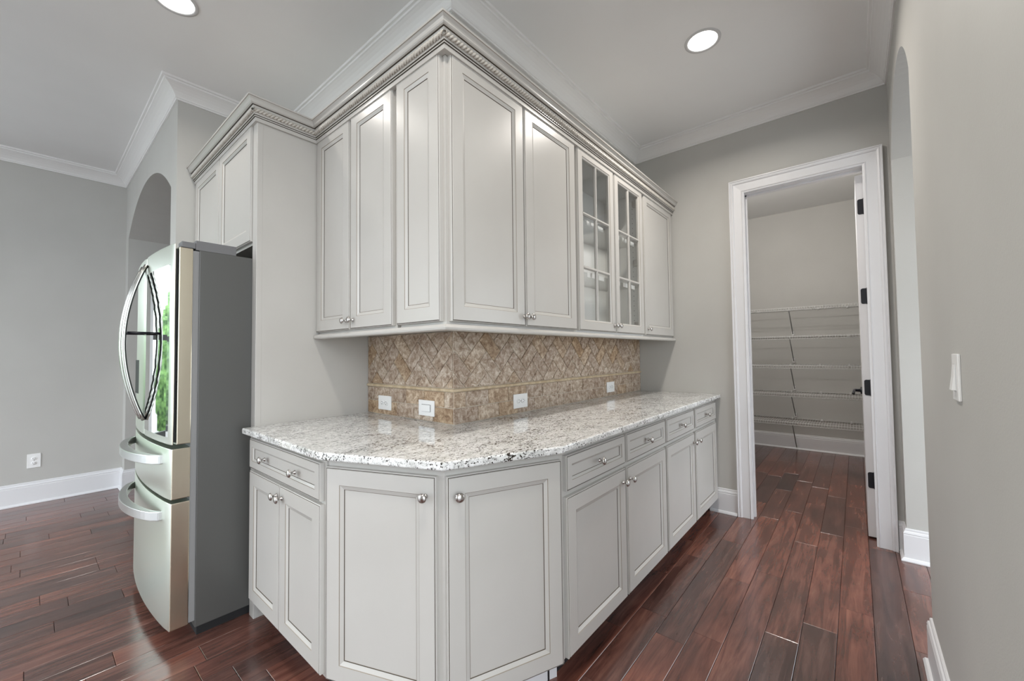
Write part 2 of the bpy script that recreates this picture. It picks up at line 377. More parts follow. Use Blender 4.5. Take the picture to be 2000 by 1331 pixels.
# window in the left wall, out of frame but mirrored in the fridge
win = empty('window_1', ((WX0+WX1)/2, YL, WZ0), 'white sash window in the left wall, mirrored in the fridge door', 'window'); win['kind'] = 'structure'
mb = MB(); hw = (WX1-WX0)/2; hh = WZ1-WZ0
mb.box(-hw-.09, -hw, -.02, 0, -.09, hh+.09).box(hw, hw+.09, -.02, 0, -.09, hh+.09).box(-hw, hw, -.02, 0, hh, hh+.09).box(-hw, hw, -.02, 0, -.09, 0)
mb.build('casing', TRIM, win)
mb = MB().box(-hw, -hw+.05, .03, .09, 0, hh).box(hw-.05, hw, .03, .09, 0, hh).box(-hw+.05, hw-.05, .03, .09, 0, .06).box(-hw+.05, hw-.05, .03, .09, hh-.05, hh)
mb.box(-hw+.05, hw-.05, .03, .09, hh*.52, hh*.52+.06).box(-.025, .025, .03, .09, .06, hh-.05)
mb.build('sash', plain('dark sash', (0.05, 0.05, 0.05), 0.4), win)
MB().box(-hw+.05, hw-.05, .058, .062, .06, hh-.05).build('pane', GLASS, win)

# crown moulding of the room
CR = [(0, -.103), (.009, -.103), (.011, -.094), (.015, -.092), (.017, -.082), (.022, -.074), (.032, -.060), (.046, -.046), (.062, -.034), (.076, -.026), (.082, -.024), (.084, -.014), (.095, -.012), (.098, 0), (0, 0)]
path = [(-3.8, YL, ZC), (XA, YL, ZC), (XA, YA, ZC), (XW, YA, ZC), (XW, YW, ZC), (XP, YW, ZC), (XP, YR, ZC), (-0.42, YR, ZC)]
labs = ['white crown moulding along the top of the far left wall', 'white crown moulding along the top of the arch wall', 'white crown moulding above the fridge niche', 'white ceiling crown above the short left run of cabinets', 'white ceiling crown above the long right run of cabinets', 'white ceiling crown above the pantry doorway', 'white ceiling crown along the right wall']
for i, (mb, lb) in enumerate(zip(sweep(path, (0, 0, 1), CR), labs)):
    struct(mb.build('trim_%d' % (i+2), CROWN), lb, 'crown moulding')
# baseboards
BB = [(0, 0), (.030, 0), (.030, .006), (.024, .016), (.016, .020), (.016, .150), (.013, .156), (.016, .160), (.013, .170), (.008, .174), (.008, .184), (.005, .188), (0, .188)]
def base(name, path, labels):
    for mb, lb in zip(sweep([(*p, 0) for p in path], (0, 0, 1), BB), labels):
        struct(mb.build(name, TRIM), lb, 'baseboard')
base('baseboard_left', [(-3.8, YL), (XA, YL), (XA, ya1), (-.1, ya1)], ['tall white baseboard under the outlet on the far left wall', 'short white baseboard return at the left archway', 'white baseboard inside the left archway'])
base('baseboard_arch', [(-.1, ya0), (XA, ya0), (XA, YA), (-.46, YA)], ['white baseboard on the near jamb of the left archway', 'white baseboard on the pier behind the fridge', 'white baseboard in the fridge niche'])
base('baseboard_end', [(XP, -0.37), (XP, dy1+.10)], ['white baseboard between the last base cabinet and the pantry casing'])
base('baseboard_right', [(XP, dy0-.1), (XP, YR), (xr1, YR), (xr1, YR-.30)], ['white baseboard sliver right of the pantry casing', 'short white baseboard beside the right archway', 'white baseboard on the far jamb of the right archway'])
base('baseboard_near', [(xr0, YR-.30), (xr0, YR), (-.42, YR)], ['white baseboard on the near jamb of the right archway', 'white baseboard and shoe along the near right wall'])
base('baseboard_pantry', [(XPB, .06), (XPB, YR)], ['white baseboard at the back of the pantry'])
# door casing
CS = [(0, 0), (0, .010), (.010, .013), (.014, .018), (.020, .014), (.070, .017), (.074, .024), (.082, .027), (.090, .024), (.094, .030), (.100, .030), (.100, 0)]
cs = sweep([(XP, dy0+.004, 0), (XP, dy0+.004, dz1+.004), (XP, dy1-.004, dz1+.004), (XP, dy1-.004, 0)], (-1, 0, 0), CS)
for mb, nm, lb in zip(cs, ('trim_10', 'trim_11', 'trim_12'), ('right leg of the white pantry door casing', 'head of the white pantry door casing', 'left leg of the white pantry door casing')):
    struct(mb.build(nm, TRIM), lb, 'door casing')

# pantry door, swung open into the pantry and seen edge-on
dr = empty('door_1', (XP+.12, dy0, 0), 'white pantry door swung open, seen edge-on at the right jamb', 'door'); dr['kind'] = 'structure'
MB().box(.0, .68, .001, .042, .012, 2.44).build('slab', TRIM, dr)
for z in (2.222, 1.613, 0.998, 0.384):
    h = empty('hinge', (0, 0, 0), None, None); h.parent = dr; h.location = (0, 0, z)
    COL.objects.unlink(h); bpy.data.objects.remove(h)
    pts = [(.008, -.05), (.036, -.05)]
    mb = MB(); r = .010
    ol = [(.004, -.052)] + [(.034-r+r*math.cos(a), -.052+r+r*math.sin(a)) for a in (-PI/2, -PI/4, 0)] + [(.034-r+r*math.cos(a), .052-r+r*math.sin(a)) for a in (0, PI/4, PI/2)] + [(.004, .052)]
    mb.prism(ol, -.003, 0.0, 0, lambda a, b, c: (c, a, b)); mb.lathe([(.006, -.055), (.006, .055)], lambda x, y, h_: (x-.005, y-.001, h_), 10)
    mb.build('hinge', BLACK, dr, (0, 0, z))
mb = MB().lathe([(.028, 0), (.028, .008), (.012, .012), (.010, .05), (.0, .05)], lambda x, y, h_: (.62+x, .042+h_, .93+y), 16)
mb.tube([(.62, .088, .93), (.58, .090, .932), (.53, .092, .926), (.50, .094, .918), (.492, .094, .912)], .009)
mb.build('lever_handle', BLACK, dr)

# ------------------------------------------------------------------ wire shelves in the pantry
sx, sb = 4.77, XPB-.004
shelf_z = (1.768, 1.422, 1.070, 0.728, 0.388)
order = ('topmost', 'second from top', 'middle', 'second from bottom', 'lowest')
for k, z in enumerate(shelf_z):
    root = empty('wire_shelf', (sb, -.7, z), '%s white wire shelf on the pantry back wall' % order[k], 'shelf', 'white wire shelves in the pantry')
    y0, y1 = YR+.005+.7, .055+.7
    X = lambda x: x-sb
    MB().tube([(X(sx), y0, 0), (X(sx), y1, 0)], .0035, 6).build('front_rail', WIRE, root)
    MB().tube([(X(sx), y0, -.032), (X(sx), y1, -.032)], .0035, 6).build('lip_rail', WIRE, root)
    MB().tube([(-.006, y0, 0), (-.006, y1, 0)], .0035, 6).build('back_rail', WIRE, root)
    MB().tube([((X(sx)-.006)/2, y0, -.004), ((X(sx)-.006)/2, y1, -.004)], .003, 6).build('middle_rail', WIRE, root)
    mb = MB(); y = y0+.012
    while y < y1:
        mb.tube([(-.004, y, .003), (X(sx), y, .003), (X(sx)-.004, y, -.003), (X(sx)-.004, y, -.034)], .0019, 4); y += .0254
    tag(mb.build('deck_wires', WIRE, root), kind='stuff')
    drop = .305 if k < 4 else .36
    MB().tube([(X(sx)+.004, .022, -.035), (-.012, .025, -drop)], .0055, 6).build('support_brace', STEELROD, root)
    MB().box(-.016, .0, .013, .037, -drop-.02, -drop+.035).build('brace_foot', WIRE, root)
    for yy in (.06, -.24, -.52):
        MB().box(-.014, 0, yy-.008, yy+.008, -.012, .012).build('wall_clip', WIRE, root)

# ------------------------------------------------------------------ cabinet fronts
def front_mesh(wd, ht, fwid, t=.020, panel=True, q=1.0):
    """shaker-like front: local x across, z up, back at y=0, face at y=-t"""
    # rings: inset, depth behind face, material of the strip that leads to the next ring
    rings = [(0, t, 0), (0, .0045, 0), (.0030, .0022, 1), (.0054, .0022, 0), (.0068, 0, 0), (fwid, 0, 2), (fwid+.0018*q, .0018, 0), (fwid+.010*q, .0052, 0), (fwid+.0155*q, .0072, 1), (fwid+.0168*q, .0092, 2), (fwid+.0180*q, .0092, 0)]
    if not panel: rings = rings[:7] + [(fwid+.010, .006, 0), (fwid+.012, t, 0)]
    mb = MB(); vs = []
    for i, d, _ in rings: vs += [(-wd/2+i, -t+d, i), (wd/2-i, -t+d, i), (wd/2-i, -t+d, ht-i), (-wd/2+i, -t+d, ht-i)]
    o = len(mb.v); mb.v += vs
    for r in range(len(rings)-1):
        for k in range(4):
            a, b = r*4+k, r*4+(k+1) % 4
            mb.f.append((a, b, b+4, a+4)); mb.m.append(rings[r][2]); mb.sm.append(False)
    n = (len(rings)-1)*4
    if panel:
        mb.f.append((n, n+1, n+2, n+3)); mb.m.append(0); mb.sm.append(False)
        mb.f.append((3, 2, 1, 0)); mb.m.append(0); mb.sm.append(False)
    else:
        for k in range(4):
            mb.f.append((n+k, n+(k+1) % 4, (k+1) % 4, k)); mb.m.append(0); mb.sm.append(False)
    return mb
PM = [PAINT, GLAZE, SOFTGLAZE]
def knob_mesh():
    return MB().lathe([(.0005, 0), (.0085, 0), (.0085, .0025), (.0060, .0045), (.0046, .008), (.0046, .016), (.0070, .0185), (.0130, .0200), (.0158, .0225), (.0158, .0240), (.0135, .0275), (.0090, .0298), (.0040, .0308), (.0003, .0310)],
                      lambda x, y, h: (x, -h, y), 22, 0, False)
KN = None
def knob(parent, x, z, t=.020):
    global KN
    if KN is None: KN = knob_mesh().build('knob', NICKEL, parent, (x, -t, z)); return KN
    k = KN.copy(); COL.objects.link(k); k.parent = parent; k.location = (x, -t, z); return k
def ang(n): return math.atan2(n[1], n[0]) + PI/2
def front(kind, root, p0, p1, n, z0, z1, fwid, knobs=(), back=0.0):
    """p0/p1: left and right ends on the back plane of the front, as seen from outside"""
    p0 = Vector(p0); p1 = Vector(p1); wd = (p1-p0).length; c = (p0+p1)/2
    o = front_mesh(wd, z1-z0, fwid, q=.62 if kind == 'drawer' else 1.0).build(kind, PM, root, (c.x-root.location.x, c.y-root.location.y, z0-root.location.z), ang(n))
    for kx, kz in knobs: knob(o, kx if abs(kx) < 5 else 0, kz)
    return o
T = .020
NL, NR = (-1, 0), (0, -1)        # fronts of the left and the right run
XB, YB = -.45, -.42              # back planes of base fronts (faces at -.47 / -.44)
XU, YU = -.13, -.102             # back planes of upper fronts (faces at -.15 / -.122)
ZS, ZT = .886, .914
dm = .025                        # knob distance from a front's edge
def body(root, mbuild, name='carcass', mat=PAINT):
    return mbuild.build(name, mat, root)

# base cabinets -----------------------------------------------------------
def L2(root, x, y, z): return (x-root.location.x, y-root.location.y, z-root.location.z)
r = empty('base_cabinet', (-.14, .565, 0), 'left end base cabinet beside the fridge, one wide two-knob drawer over two doors', 'base cabinet', 'cream base cabinets')
ox, oy, _ = r.location
body(r, MB().box(XB-ox, XW-.002-ox, .183-oy, .9455-oy, .11, ZS))
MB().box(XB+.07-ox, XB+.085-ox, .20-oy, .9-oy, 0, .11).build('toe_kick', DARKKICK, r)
front('drawer', r, (XB, .918), (XB, .200), NL, .729, .866, .036, [(-.16, .069), (.155, .069)])
front('door', r, (XB, .916), (XB, .560), NL, .122, .716, .06, [(.178-.026, .548)])
front('door', r, (XB, .556), (XB, .196), NL, .122, .716, .06, [(-.18+.026, .548)])

# angled corner unit
A = Vector((-.4917, .1712)); B = Vector((-.3095, -.2883)); Cc = Vector((.1041, -.4621))
d1 = (B-A).normalized(); n1 = Vector((d1.y, -d1.x)); d2 = (Cc-B).normalized(); n2 = Vector((d2.y, -d2.x))   # outward normals
def isect(p, d, q, e):
    t = ((q.x-p.x)*e.y - (q.y-p.y)*e.x) / (d.x*e.y - d.y*e.x); return p + d*t
dd = .028 + T
pA = A - n1*dd; pC = B - n2*dd
Vx = isect(pA, d1, pC, d2)
pL = isect(pA, d1, Vector((0, .181)), Vector((1, 0))); pR = isect(pC, d2, Vector((.146, 0)), Vector((0, 1)))
r = empty('base_cabinet', (-.12, -.05, 0), 'angled corner base cabinet with two tall doors meeting at a prow', 'base cabinet', 'cream base cabinets')
ox, oy, _ = r.location
poly = [(pL.x, pL.y), (Vx.x, Vx.y), (pR.x, pR.y), (.146, .181)]
poly = [(a-ox, b-oy) for a, b in poly]
body(r, MB().prism(poly, .11, ZS))
# doors sit on the two slanting faces
sA = lambda s: pA + d1*s
sC = lambda s: pC + d2*s
front('door', r, sA(.012), sA(.452), n1, .118, .857, .06, [(.22-.036, .675)])
front('door', r, sC(.023), sC(.462), n2, .118, .857, .06, [(-.22+.036, .675)])
kA = A - n1*.125; kC = B - n2*.125; kV = isect(kA, d1, kC, d2); kL = isect(kA, d1, Vector((0, .17)), Vector((1, 0))); kR = kC + d2*.49
mb = MB().prism([(p.x-ox, p.y-oy) for p in (kL, kV, kR, kR - n2*.016, kV+Vector((.011, .013)), kL - n1*.016)], 0, .11)
mb.build('toe_kick', TRIM, r)

# right run: two units
def right_unit(x0, x1, fr, lab):
    r = empty('base_cabinet', ((x0+x1)/2, -.11, 0), lab, 'base cabinet', 'cream base cabinets')
    ox, oy, _ = r.location
    body(r, MB().box(x0-ox, x1-ox, YB-oy, YW-.002-oy, .11, ZS))
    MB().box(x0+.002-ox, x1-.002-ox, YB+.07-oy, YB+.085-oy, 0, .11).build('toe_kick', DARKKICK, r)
    (a, b), (c, d) = fr
    for p, q, sgn in ((a, b, 1), (c, d, -1)):
        front('drawer', r, (p, YB), (q, YB), NR, .729, .863, .036, [(-.0, .067)])
        wd = q-p; front('door', r, (p, YB), (q, YB), NR, .113, .706, .06, [(sgn*(wd/2-.03), .535)])
right_unit(.150, 1.213, ((.165, .672), (.690, 1.203)), 'right run base cabinet next to the angled corner, two drawers over two doors')
right_unit(1.214, 2.345, ((1.226, 1.744), (1.777, 2.298)), 'right run base cabinet nearest the pantry doorway, two drawers over two doors')

# countertop
ct = MB().prism([(XW, .9475), (A.x, .9475), (A.x, A.y), (B.x, B.y), (Cc.x, Cc.y), (XP-.001, Cc.y), (XP-.001, YW), (XW, YW)], ZS, ZT)
me = ct.build('countertop', GRANITE)
b = bmesh.new(); b.from_mesh(me.data)
eds = [e for e in b.edges if all(abs(v.co.z-ZT) < 1e-5 for v in e.verts) or all(abs(v.co.z-ZS) < 1e-5 for v in e.verts)]
eds = [e for e in eds if not all(v.co.x > XW-.01 and v.co.y > YW-.01 for v in e.verts)]
ver = [e for e in b.edges if abs(e.verts[0].co.z-e.verts[1].co.z) > .01 and e.verts[0].co.x < 1 and e.verts[0].co.x < XW-.01]
bmesh.ops.bevel(b, geom=eds, offset=.006, segments=3, affect='EDGES', profile=.5)
b.to_mesh(me.data); b.free()
tag(me, 'white granite countertop with black and brown flecks wrapping the corner', 'countertop')

# fridge end panel
r = empty('end_panel', (-.14, .966, 0), 'tall cream panel standing between the fridge and the left cabinets', 'cabinet panel')
ox, oy, _ = r.location
MB().box(-.412-ox, XW-.002-ox, .9485-oy, .984-oy, 0.0, 2.42).build('panel_board', PAINT, r)
MB().box(-.438-ox, -.412-ox, .9470-oy, 1.003-oy, 0.0, 2.42).build('front_stile', PAINT, r, bevel=.002)

# wall cabinets -----------------------------------------------------------
Z0, Z1 = 1.365, 2.44
UZ0, UZ1 = 1.378, 2.431
def ucab(name, lab, box):
    x0, x1, y0, y1, z0, z1 = box
    r = empty(name, ((x0+x1)/2, (y0+y1)/2, z0), lab, 'wall cabinet', 'cream wall cabinets')
    return r
G = 'cream wall cabinets'
def solid_cab(lab, x0, x1, y0, y1, z0, z1):
    r = empty('wall_cabinet', ((x0+x1)/2, (y0+y1)/2, z0), lab, 'wall cabinet', G); ox, oy, oz = r.location
    MB().box(x0-ox, x1-ox, y0-oy, y1-oy, 0, z1-z0).build('carcass', PAINT, r)
    return r
r = solid_cab('two-door wall cabinet on the short left run beside the fridge panel', XU, XW-.002, .2145, .9465, Z0, Z1)
front('door', r, (XU, .9455), (XU, .594), NL, UZ0, UZ1, .06, [(.1757-.026, .044)])
front('door', r, (XU, .5815), (XU, .231), NL, UZ0, UZ1, .06, [(-.175+.026, .044)])
# corner unit: closed end panel to the left, two doors to the right
r = solid_cab('wall cabinet wrapping the outside corner, narrow fixed panel left and two doors right', XU, .803, YU, YW-.002, Z0, Z1)
front('end_panel', r, (XU, .198), (XU, -.086), NL, UZ0, UZ1, .06)
front('door', r, (-.117, YU), (.331, YU), NR, UZ0, UZ1, .06, [(.224-.012, .044)])
front('door', r, (.339, YU), (.790, YU), NR, UZ0, UZ1, .06, [(-.2255+.022, .044)])
# last cabinet by the pantry wall
r = solid_cab('single-door wall cabinet against the pantry wall', 1.738, 2.352, YU, YW-.002, Z0, Z1)
front('door', r, (1.750, YU), (2.340, YU), NR, UZ0, UZ1, .06, [(-.295+.04, .044)])
# above the fridge
r = solid_cab('short wall cabinet above the fridge', -.427, XW-.002, 1.004, 2.079, 1.815, Z1)
front('door', r, (-.427, 2.074), (-.427, 1.547), NL, 1.828, UZ1, .06, [(.2635-.03, .035)])
front('door', r, (-.427, 1.541), (-.427, 1.009), NL, 1.828, UZ1, .06, [(-.2665+.03, .035)])

# glass-door cabinet: an open box with shelves
gx0, gx1 = .804, 1.737
r = empty('wall_cabinet', ((gx0+gx1)/2, .045, Z0), 'wall cabinet with two six-pane glass doors', 'wall cabinet', G); ox, oy, oz = r.location
hx = (gx1-gx0)/2; f0 = YU-oy; bk = YW-.002-oy; H = Z1-Z0
mb = MB().box(-hx, -hx+.018, f0, bk, 0, H).box(hx-.018, hx, f0, bk, 0, H).box(-hx+.018, hx-.018, f0, bk, 0, .018).box(-hx+.018, hx-.018, f0, bk, H-.03, H).box(-hx+.018, hx-.018, bk-.01, bk, .018, H-.03)
mb.box(-.02, .02, f0, f0+.018, .018, H-.03)
mb.build('carcass', INNER, r)
for z in (2.035, 1.722):
    sh = MB().box(-hx+.018, hx-.018, f0+.024, bk-.01, z-oz, z-oz+.006).build('glass_shelf', GLASS, r)
    for tx, tw in ((-.40, .05), (-.29, .12), (-.15, .07), (.10, .05), (.20, .10), (.33, .06)):
        MB().box(tx, tx+tw, f0+.022, f0+.0245, z-oz-.020, z-oz+.008).build('paper_tape', PLATE, sh)
mb = MB()
for side in (-1, 1):
    for yy in (f0+.055, bk-.06):
        for q in range(24):
            zz = .12+q*.036
            if zz > H-.08: break
            x = side*(hx-.018)
            mb.add([(x-side*.0008, yy+.003*math.cos(a), zz+.003*math.sin(a)) for a in [k*PI/3 for k in range(6)]], [tuple(range(6))])
tag(mb.build('pin_holes', SLOT, r, recalc=False), kind='stuff')
def glass_door(p, q, ksign):
    wd = q-p; ht = UZ1-UZ0; fwd = .053
    d = front_mesh(wd, ht, fwd, panel=False).build('door', PM, r, ((p+q)/2-ox, f0, UZ0-oz), 0)
    iw = wd/2-fwd-.011; z0 = fwd+.011; z1 = ht-fwd-.011; zm = (1.743-UZ0, 2.055-UZ0)
    prof = [(-.009, 0), (-.009, -.008), (-.004, -.0155), (.004, -.0155), (.009, -.008), (.009, 0)]
    MB().prism(prof, z0, z1, 0, lambda a, b, c: (a, b, c)).build('muntin', PAINT, d)
    for z in zm:
        MB().prism(prof, -iw, iw, 0, lambda a, b, c: (c, b+.0005, z+a)).build('muntin', PAINT, d)
    zs = (z0, zm[0], zm[1], z1)
    for a, b2 in ((-iw, 0), (0, iw)):
        for u, v in zip(zs, zs[1:]):
            MB().box(a+.0005, b2-.0005, -.0065, -.0035, u+.0005, v-.0005).build('pane', GLASS, d)
    knob(d, ksign*(wd/2-.02), .044)
    for z in (.07, ht*.5, ht-.09):
        MB().box(-ksign*(wd/2-.012)-.018, -ksign*(wd/2-.012)+.018, .001, .045, z-.022, z+.022).build('cup_hinge', NICKEL, d)
glass_door(.815, 1.262, 1); glass_door(1.271, 1.722, -1)

# light rail under the wall cabinets
LR = [(-.028, .024), (-.028, 0), (.004, 0), (.0095, .004), (.0105, .011), (.007, .018), (.002, .0215), (.000, .0235, 1), (-.003, .0240)]
r = empty('light_rail', (.3, -.05, 1.342), 'cream rounded rail along the underside of the wall cabinets', 'moulding')
for mb in sweep([(-.152-.3, .9455+.05, 0), (-.152-.3, -.1225+.05, 0), (XP-.002-.3, -.1225+.05, 0)], (0, 0, 1), LR):
    mb.build('rail_length', PM, r)
# cornice on the cabinets
CO = [(-.02, -.021), (.0030, -.021), (.0035, -.012), (.0045, -.0040, 1), (.0085, -.0022), (.0085, .0035, 1), (.0125, .0056), (.0125, .0140), (.0135, .0345), (.0160, .0380), (.0185, .0425), (.0195, .0450, 1), (.0245, .0470), (.0300, .0492), (.0335, .0535), (.0340, .0590), (.0370, .0660), (.0430, .0722), (.0450, .0732, 2), (.0470, .0742), (.0490, .081), (-.02, .081)]
r = empty('cornice', (-.1, .3, 2.4334), 'cream cornice with rope beading crowning all the wall cabinets', 'moulding')
ox, oy, _ = r.location
cpath = [(-.4474, 2.079), (-.4474, .939), (-.152, .939), (-.152, -.1254), (XP-.001, -.1254)]
cp = [(x-ox, y-oy, 0) for x, y in cpath]
for mb in sweep(cp, (0, 0, 1), CO): mb.build('cornice_length', PM, r)
# rope beading: twisted strand
def rope(p, q, n_out, rad=.0118, pitch=.0170):
    p = Vector(p); q = Vector(q); Ln = (q-p).length; t = (q-p)/Ln; o = Vector((*n_out, 0)); u = Vector((0, 0, 1))
    steps = int(Ln/.0032); seg = 10; vs = []
    for i in range(steps+1):
        s = Ln*i/steps
        for k in range(seg):
            a = 2*PI*k/seg
            rr = rad*(0.78+.27*math.cos(a*2 - 2*PI*s/pitch))
            vs.append(p + t*s + o*(rr*math.cos(a)) + u*(rr*math.sin(a)))
    fs = [(i*seg+k, i*seg+(k+1) % seg, (i+1)*seg+(k+1) % seg, (i+1)*seg+k) for i in range(steps) for k in range(seg)]
    mb = MB(); mb.v = [tuple(v) for v in vs]; mb.f = fs; mb.sm = [True]*len(fs)
    mb.m = [1 if math.cos(2*2*PI*(k+.5)/seg - 2*PI*(Ln*(i+.5)/steps)/pitch) < -.80 else 0 for i in range(steps) for k in range(seg)]
    return mb
ro = .0155
def off(pt, i):   # mitred point at offset ro
    P = [Vector((*c, 0)) for c in cpath]
    H = [(P[j+1]-P[j]).normalized() for j in range(len(P)-1)]; R = [h.cross(Vector((0, 0, 1))) for h in H]
    if i == 0: m = R[0]
    elif i == len(P)-1: m = R[-1]
    else:
        m = (R[i-1]+R[i]).normalized(); m = m/m.dot(R[i])
    return P[i]+m*ro
ROPE = plain('rope bead paint', (0.56, 0.53, 0.48), 0.35)
for i, n_ in enumerate([(-1, 0), (0, -1), (-1, 0), (0, -1)]):
    a = off(None, i); b2 = off(None, i+1)
    rope((a.x-ox, a.y-oy, .0245), (b2.x-ox, b2.y-oy, .0245), n_).build('rope_bead', [ROPE, SOFTGLAZE], r)

# ------------------------------------------------------------------ tiled backsplash
bsR = empty('backsplash', (XW, YW, ZT), 'tumbled brown travertine backsplash behind the long right counter', 'backsplash')
bsL = empty('backsplash', (XW, YW, ZT), 'tumbled brown travertine backsplash behind the short left counter, beside the fridge panel', 'backsplash')
TH = .010
MB().box(-.0052, XP-XW-.002, -.0052, -.0002, 0.0005, 1.364-ZT).build('grout_bed', GROUT, bsR)
MB().box(-.0052, -.0002, -.0002, .9455-YW, 0.0005, 1.364-ZT).build('grout_bed', GROUT, bsL)
def clip(poly, x0, x1, z0, z1):
    def cut(ps, f, g):
        out = []
        for i in range(len(ps)):
            a, b = ps[i], ps[(i+1) % len(ps)]; fa, fb = f(a), f(b)
            if fa >= 0: out.append(a)
            if (fa >= 0) != (fb >= 0):
                t = fa/(fa-fb); out.append((a[0]+(b[0]-a[0])*t, a[1]+(b[1]-a[1])*t))
        return out
    for f in (lambda p: p[0]-x0, lambda p: x1-p[0], lambda p: p[1]-z0, lambda p: z1-p[1]):
        poly = cut(poly, f, None)
        if len(poly) < 3: return None
    return poly
def area(p): return abs(sum(p[i][0]*p[(i+1) % len(p)][1]-p[(i+1) % len(p)][0]*p[i][1] for i in range(len(p))))/2
def shrink(poly, d):
    """offset a convex polygon inwards"""
    n = len(poly); c = (sum(p[0] for p in poly)/n, sum(p[1] for p in poly)/n); lines = []
    for i in range(n):
        a, b = poly[i], poly[(i+1) % n]; dx, dy = b[0]-a[0], b[1]-a[1]; l = math.hypot(dx, dy)
        if l < 1e-6: continue
        nx, ny = -dy/l, dx/l
        if (c[0]-a[0])*nx+(c[1]-a[1])*ny < 0: nx, ny = -nx, -ny
        lines.append((a[0]+nx*d, a[1]+ny*d, dx/l, dy/l, nx, ny))
    big = [(c[0]-1, c[1]-1), (c[0]+1, c[1]-1), (c[0]+1, c[1]+1), (c[0]-1, c[1]+1)]
    for (px, py, dx, dy, nx, ny) in lines:
        out = []
        for i in range(len(big)):
            a, b = big[i], big[(i+1) % len(big)]
            fa = (a[0]-px)*nx+(a[1]-py)*ny; fb = (b[0]-px)*nx+(b[1]-py)*ny
            if fa >= 0: out.append(a)
            if (fa >= 0) != (fb >= 0): t = fa/(fa-fb); out.append((a[0]+(b[0]-a[0])*t, a[1]+(b[1]-a[1])*t))
        big = out
        if len(big) < 3: return None
    return big
def tile(poly, face, name='tile'):
    """poly in (s, z) on a face; s runs along +x (right face) or along -y (left face)"""
    if poly is None or area(poly) < 8e-5: return
    a = shrink(poly, .0019)
    if a is None or len(a) < 3: return
    bq = shrink(a, .0018)
    if bq is None or len(bq) != len(a): bq = [( (p[0]*.94+sum(q[0] for q in a)/len(a)*.06), (p[1]*.94+sum(q[1] for q in a)/len(a)*.06)) for p in a]
    n = len(a); cx = sum(p[0] for p in a)/n; cz = sum(p[1] for p in a)/n
    h = TH + random.uniform(-.0008, .0008)
    # order bq to match a
    if n == len(bq):
        best = min(range(n), key=lambda k: math.hypot(bq[k][0]-a[0][0], bq[k][1]-a[0][1])); bq = bq[best:]+bq[:best]
    loc = [(p[0]-cx, -.003, p[1]-cz) for p in a] + [(p[0]-cx, -h+.002, p[1]-cz) for p in a] + [(p[0]-cx, -h, p[1]-cz) for p in bq]
    fs = [(i, (i+1) % n, n+(i+1) % n, n+i) for i in range(n)] + [(n+i, n+(i+1) % n, 2*n+(i+1) % n, 2*n+i) for i in range(n)] + [tuple(2*n+i for i in range(n))]
    mb = MB().add(loc, fs)
    if face == 'R': mb.build(name, TRAV, bsR, (cx-XW, 0, cz-ZT), 0)
    else: mb.build(name, TRAV, bsL, (0, -cx-YW, cz-ZT), -PI/2)
W = .0781
def herring(face, s0, s1, z0, z1, os, oz):
    r2_ = math.sqrt(.5)
    def bricks():
        for k in range(-40, 60):
            for m in range(-14, 18):
                bu, bv = k*W+2*m*W, k*W-2*m*W
                yield [(bu, bv), (bu+2*W, bv), (bu+2*W, bv+W), (bu, bv+W)]
                yield [(bu+2*W, bv-W), (bu+3*W, bv-W), (bu+3*W, bv+W), (bu+2*W, bv+W)]
    for q in bricks():
        p = [(os+(u-v)*r2_, oz+(u+v)*r2_) for u, v in q]
        if max(a for a, _ in p) < s0 or min(a for a, _ in p) > s1 or max(b for _, b in p) < z0 or min(b for _, b in p) > z1: continue
        tile(clip(p, s0, s1, z0, z1), face)
cR = XW-.0095; cL = -(YW+.0003)     # outer corner of the tiles
herring('R', cR, XP-.002, 1.0865, 1.363, .2745, 1.156)
herring('L', -.9455, cL, 1.0865, 1.363, -.2955, 1.156)
def rows(face, s0, s1, z0, z1, first, step=.1585):
    c = [s0]; s = first
    while s < s0+.02: s += step
    while s < s1-.02: c.append(s); s += step
    c.append(s1)
    for a, b2 in zip(c, c[1:]): tile([(a, z0), (b2, z0), (b2, z1), (a, z1)], face)
rows('R', cR, XP-.002, .9155, .9915, .320, .1575); rows('R', cR, XP-.002, .9915, 1.0695, .2368, .1595)
rows('L', -.9455, cL, .9155, .9915, -.652-.157, .157); rows('L', -.9455, cL, .9915, 1.0695, -.878, .1555)
PL = [(.002, 0), (.0135, .001), (.0170, .005), (.0175, .008), (.0170, .012), (.0135, .0155), (.002, .0165)]
for i, mb in enumerate(sweep([(0, .9455-YW, 1.0695-ZT), (0, 0, 1.0695-ZT), (XP-.002-XW, 0, 1.0695-ZT)], (0, 0, 1), PL)):
    mb.build('pencil_liner', LINER, (bsL, bsR)[i])

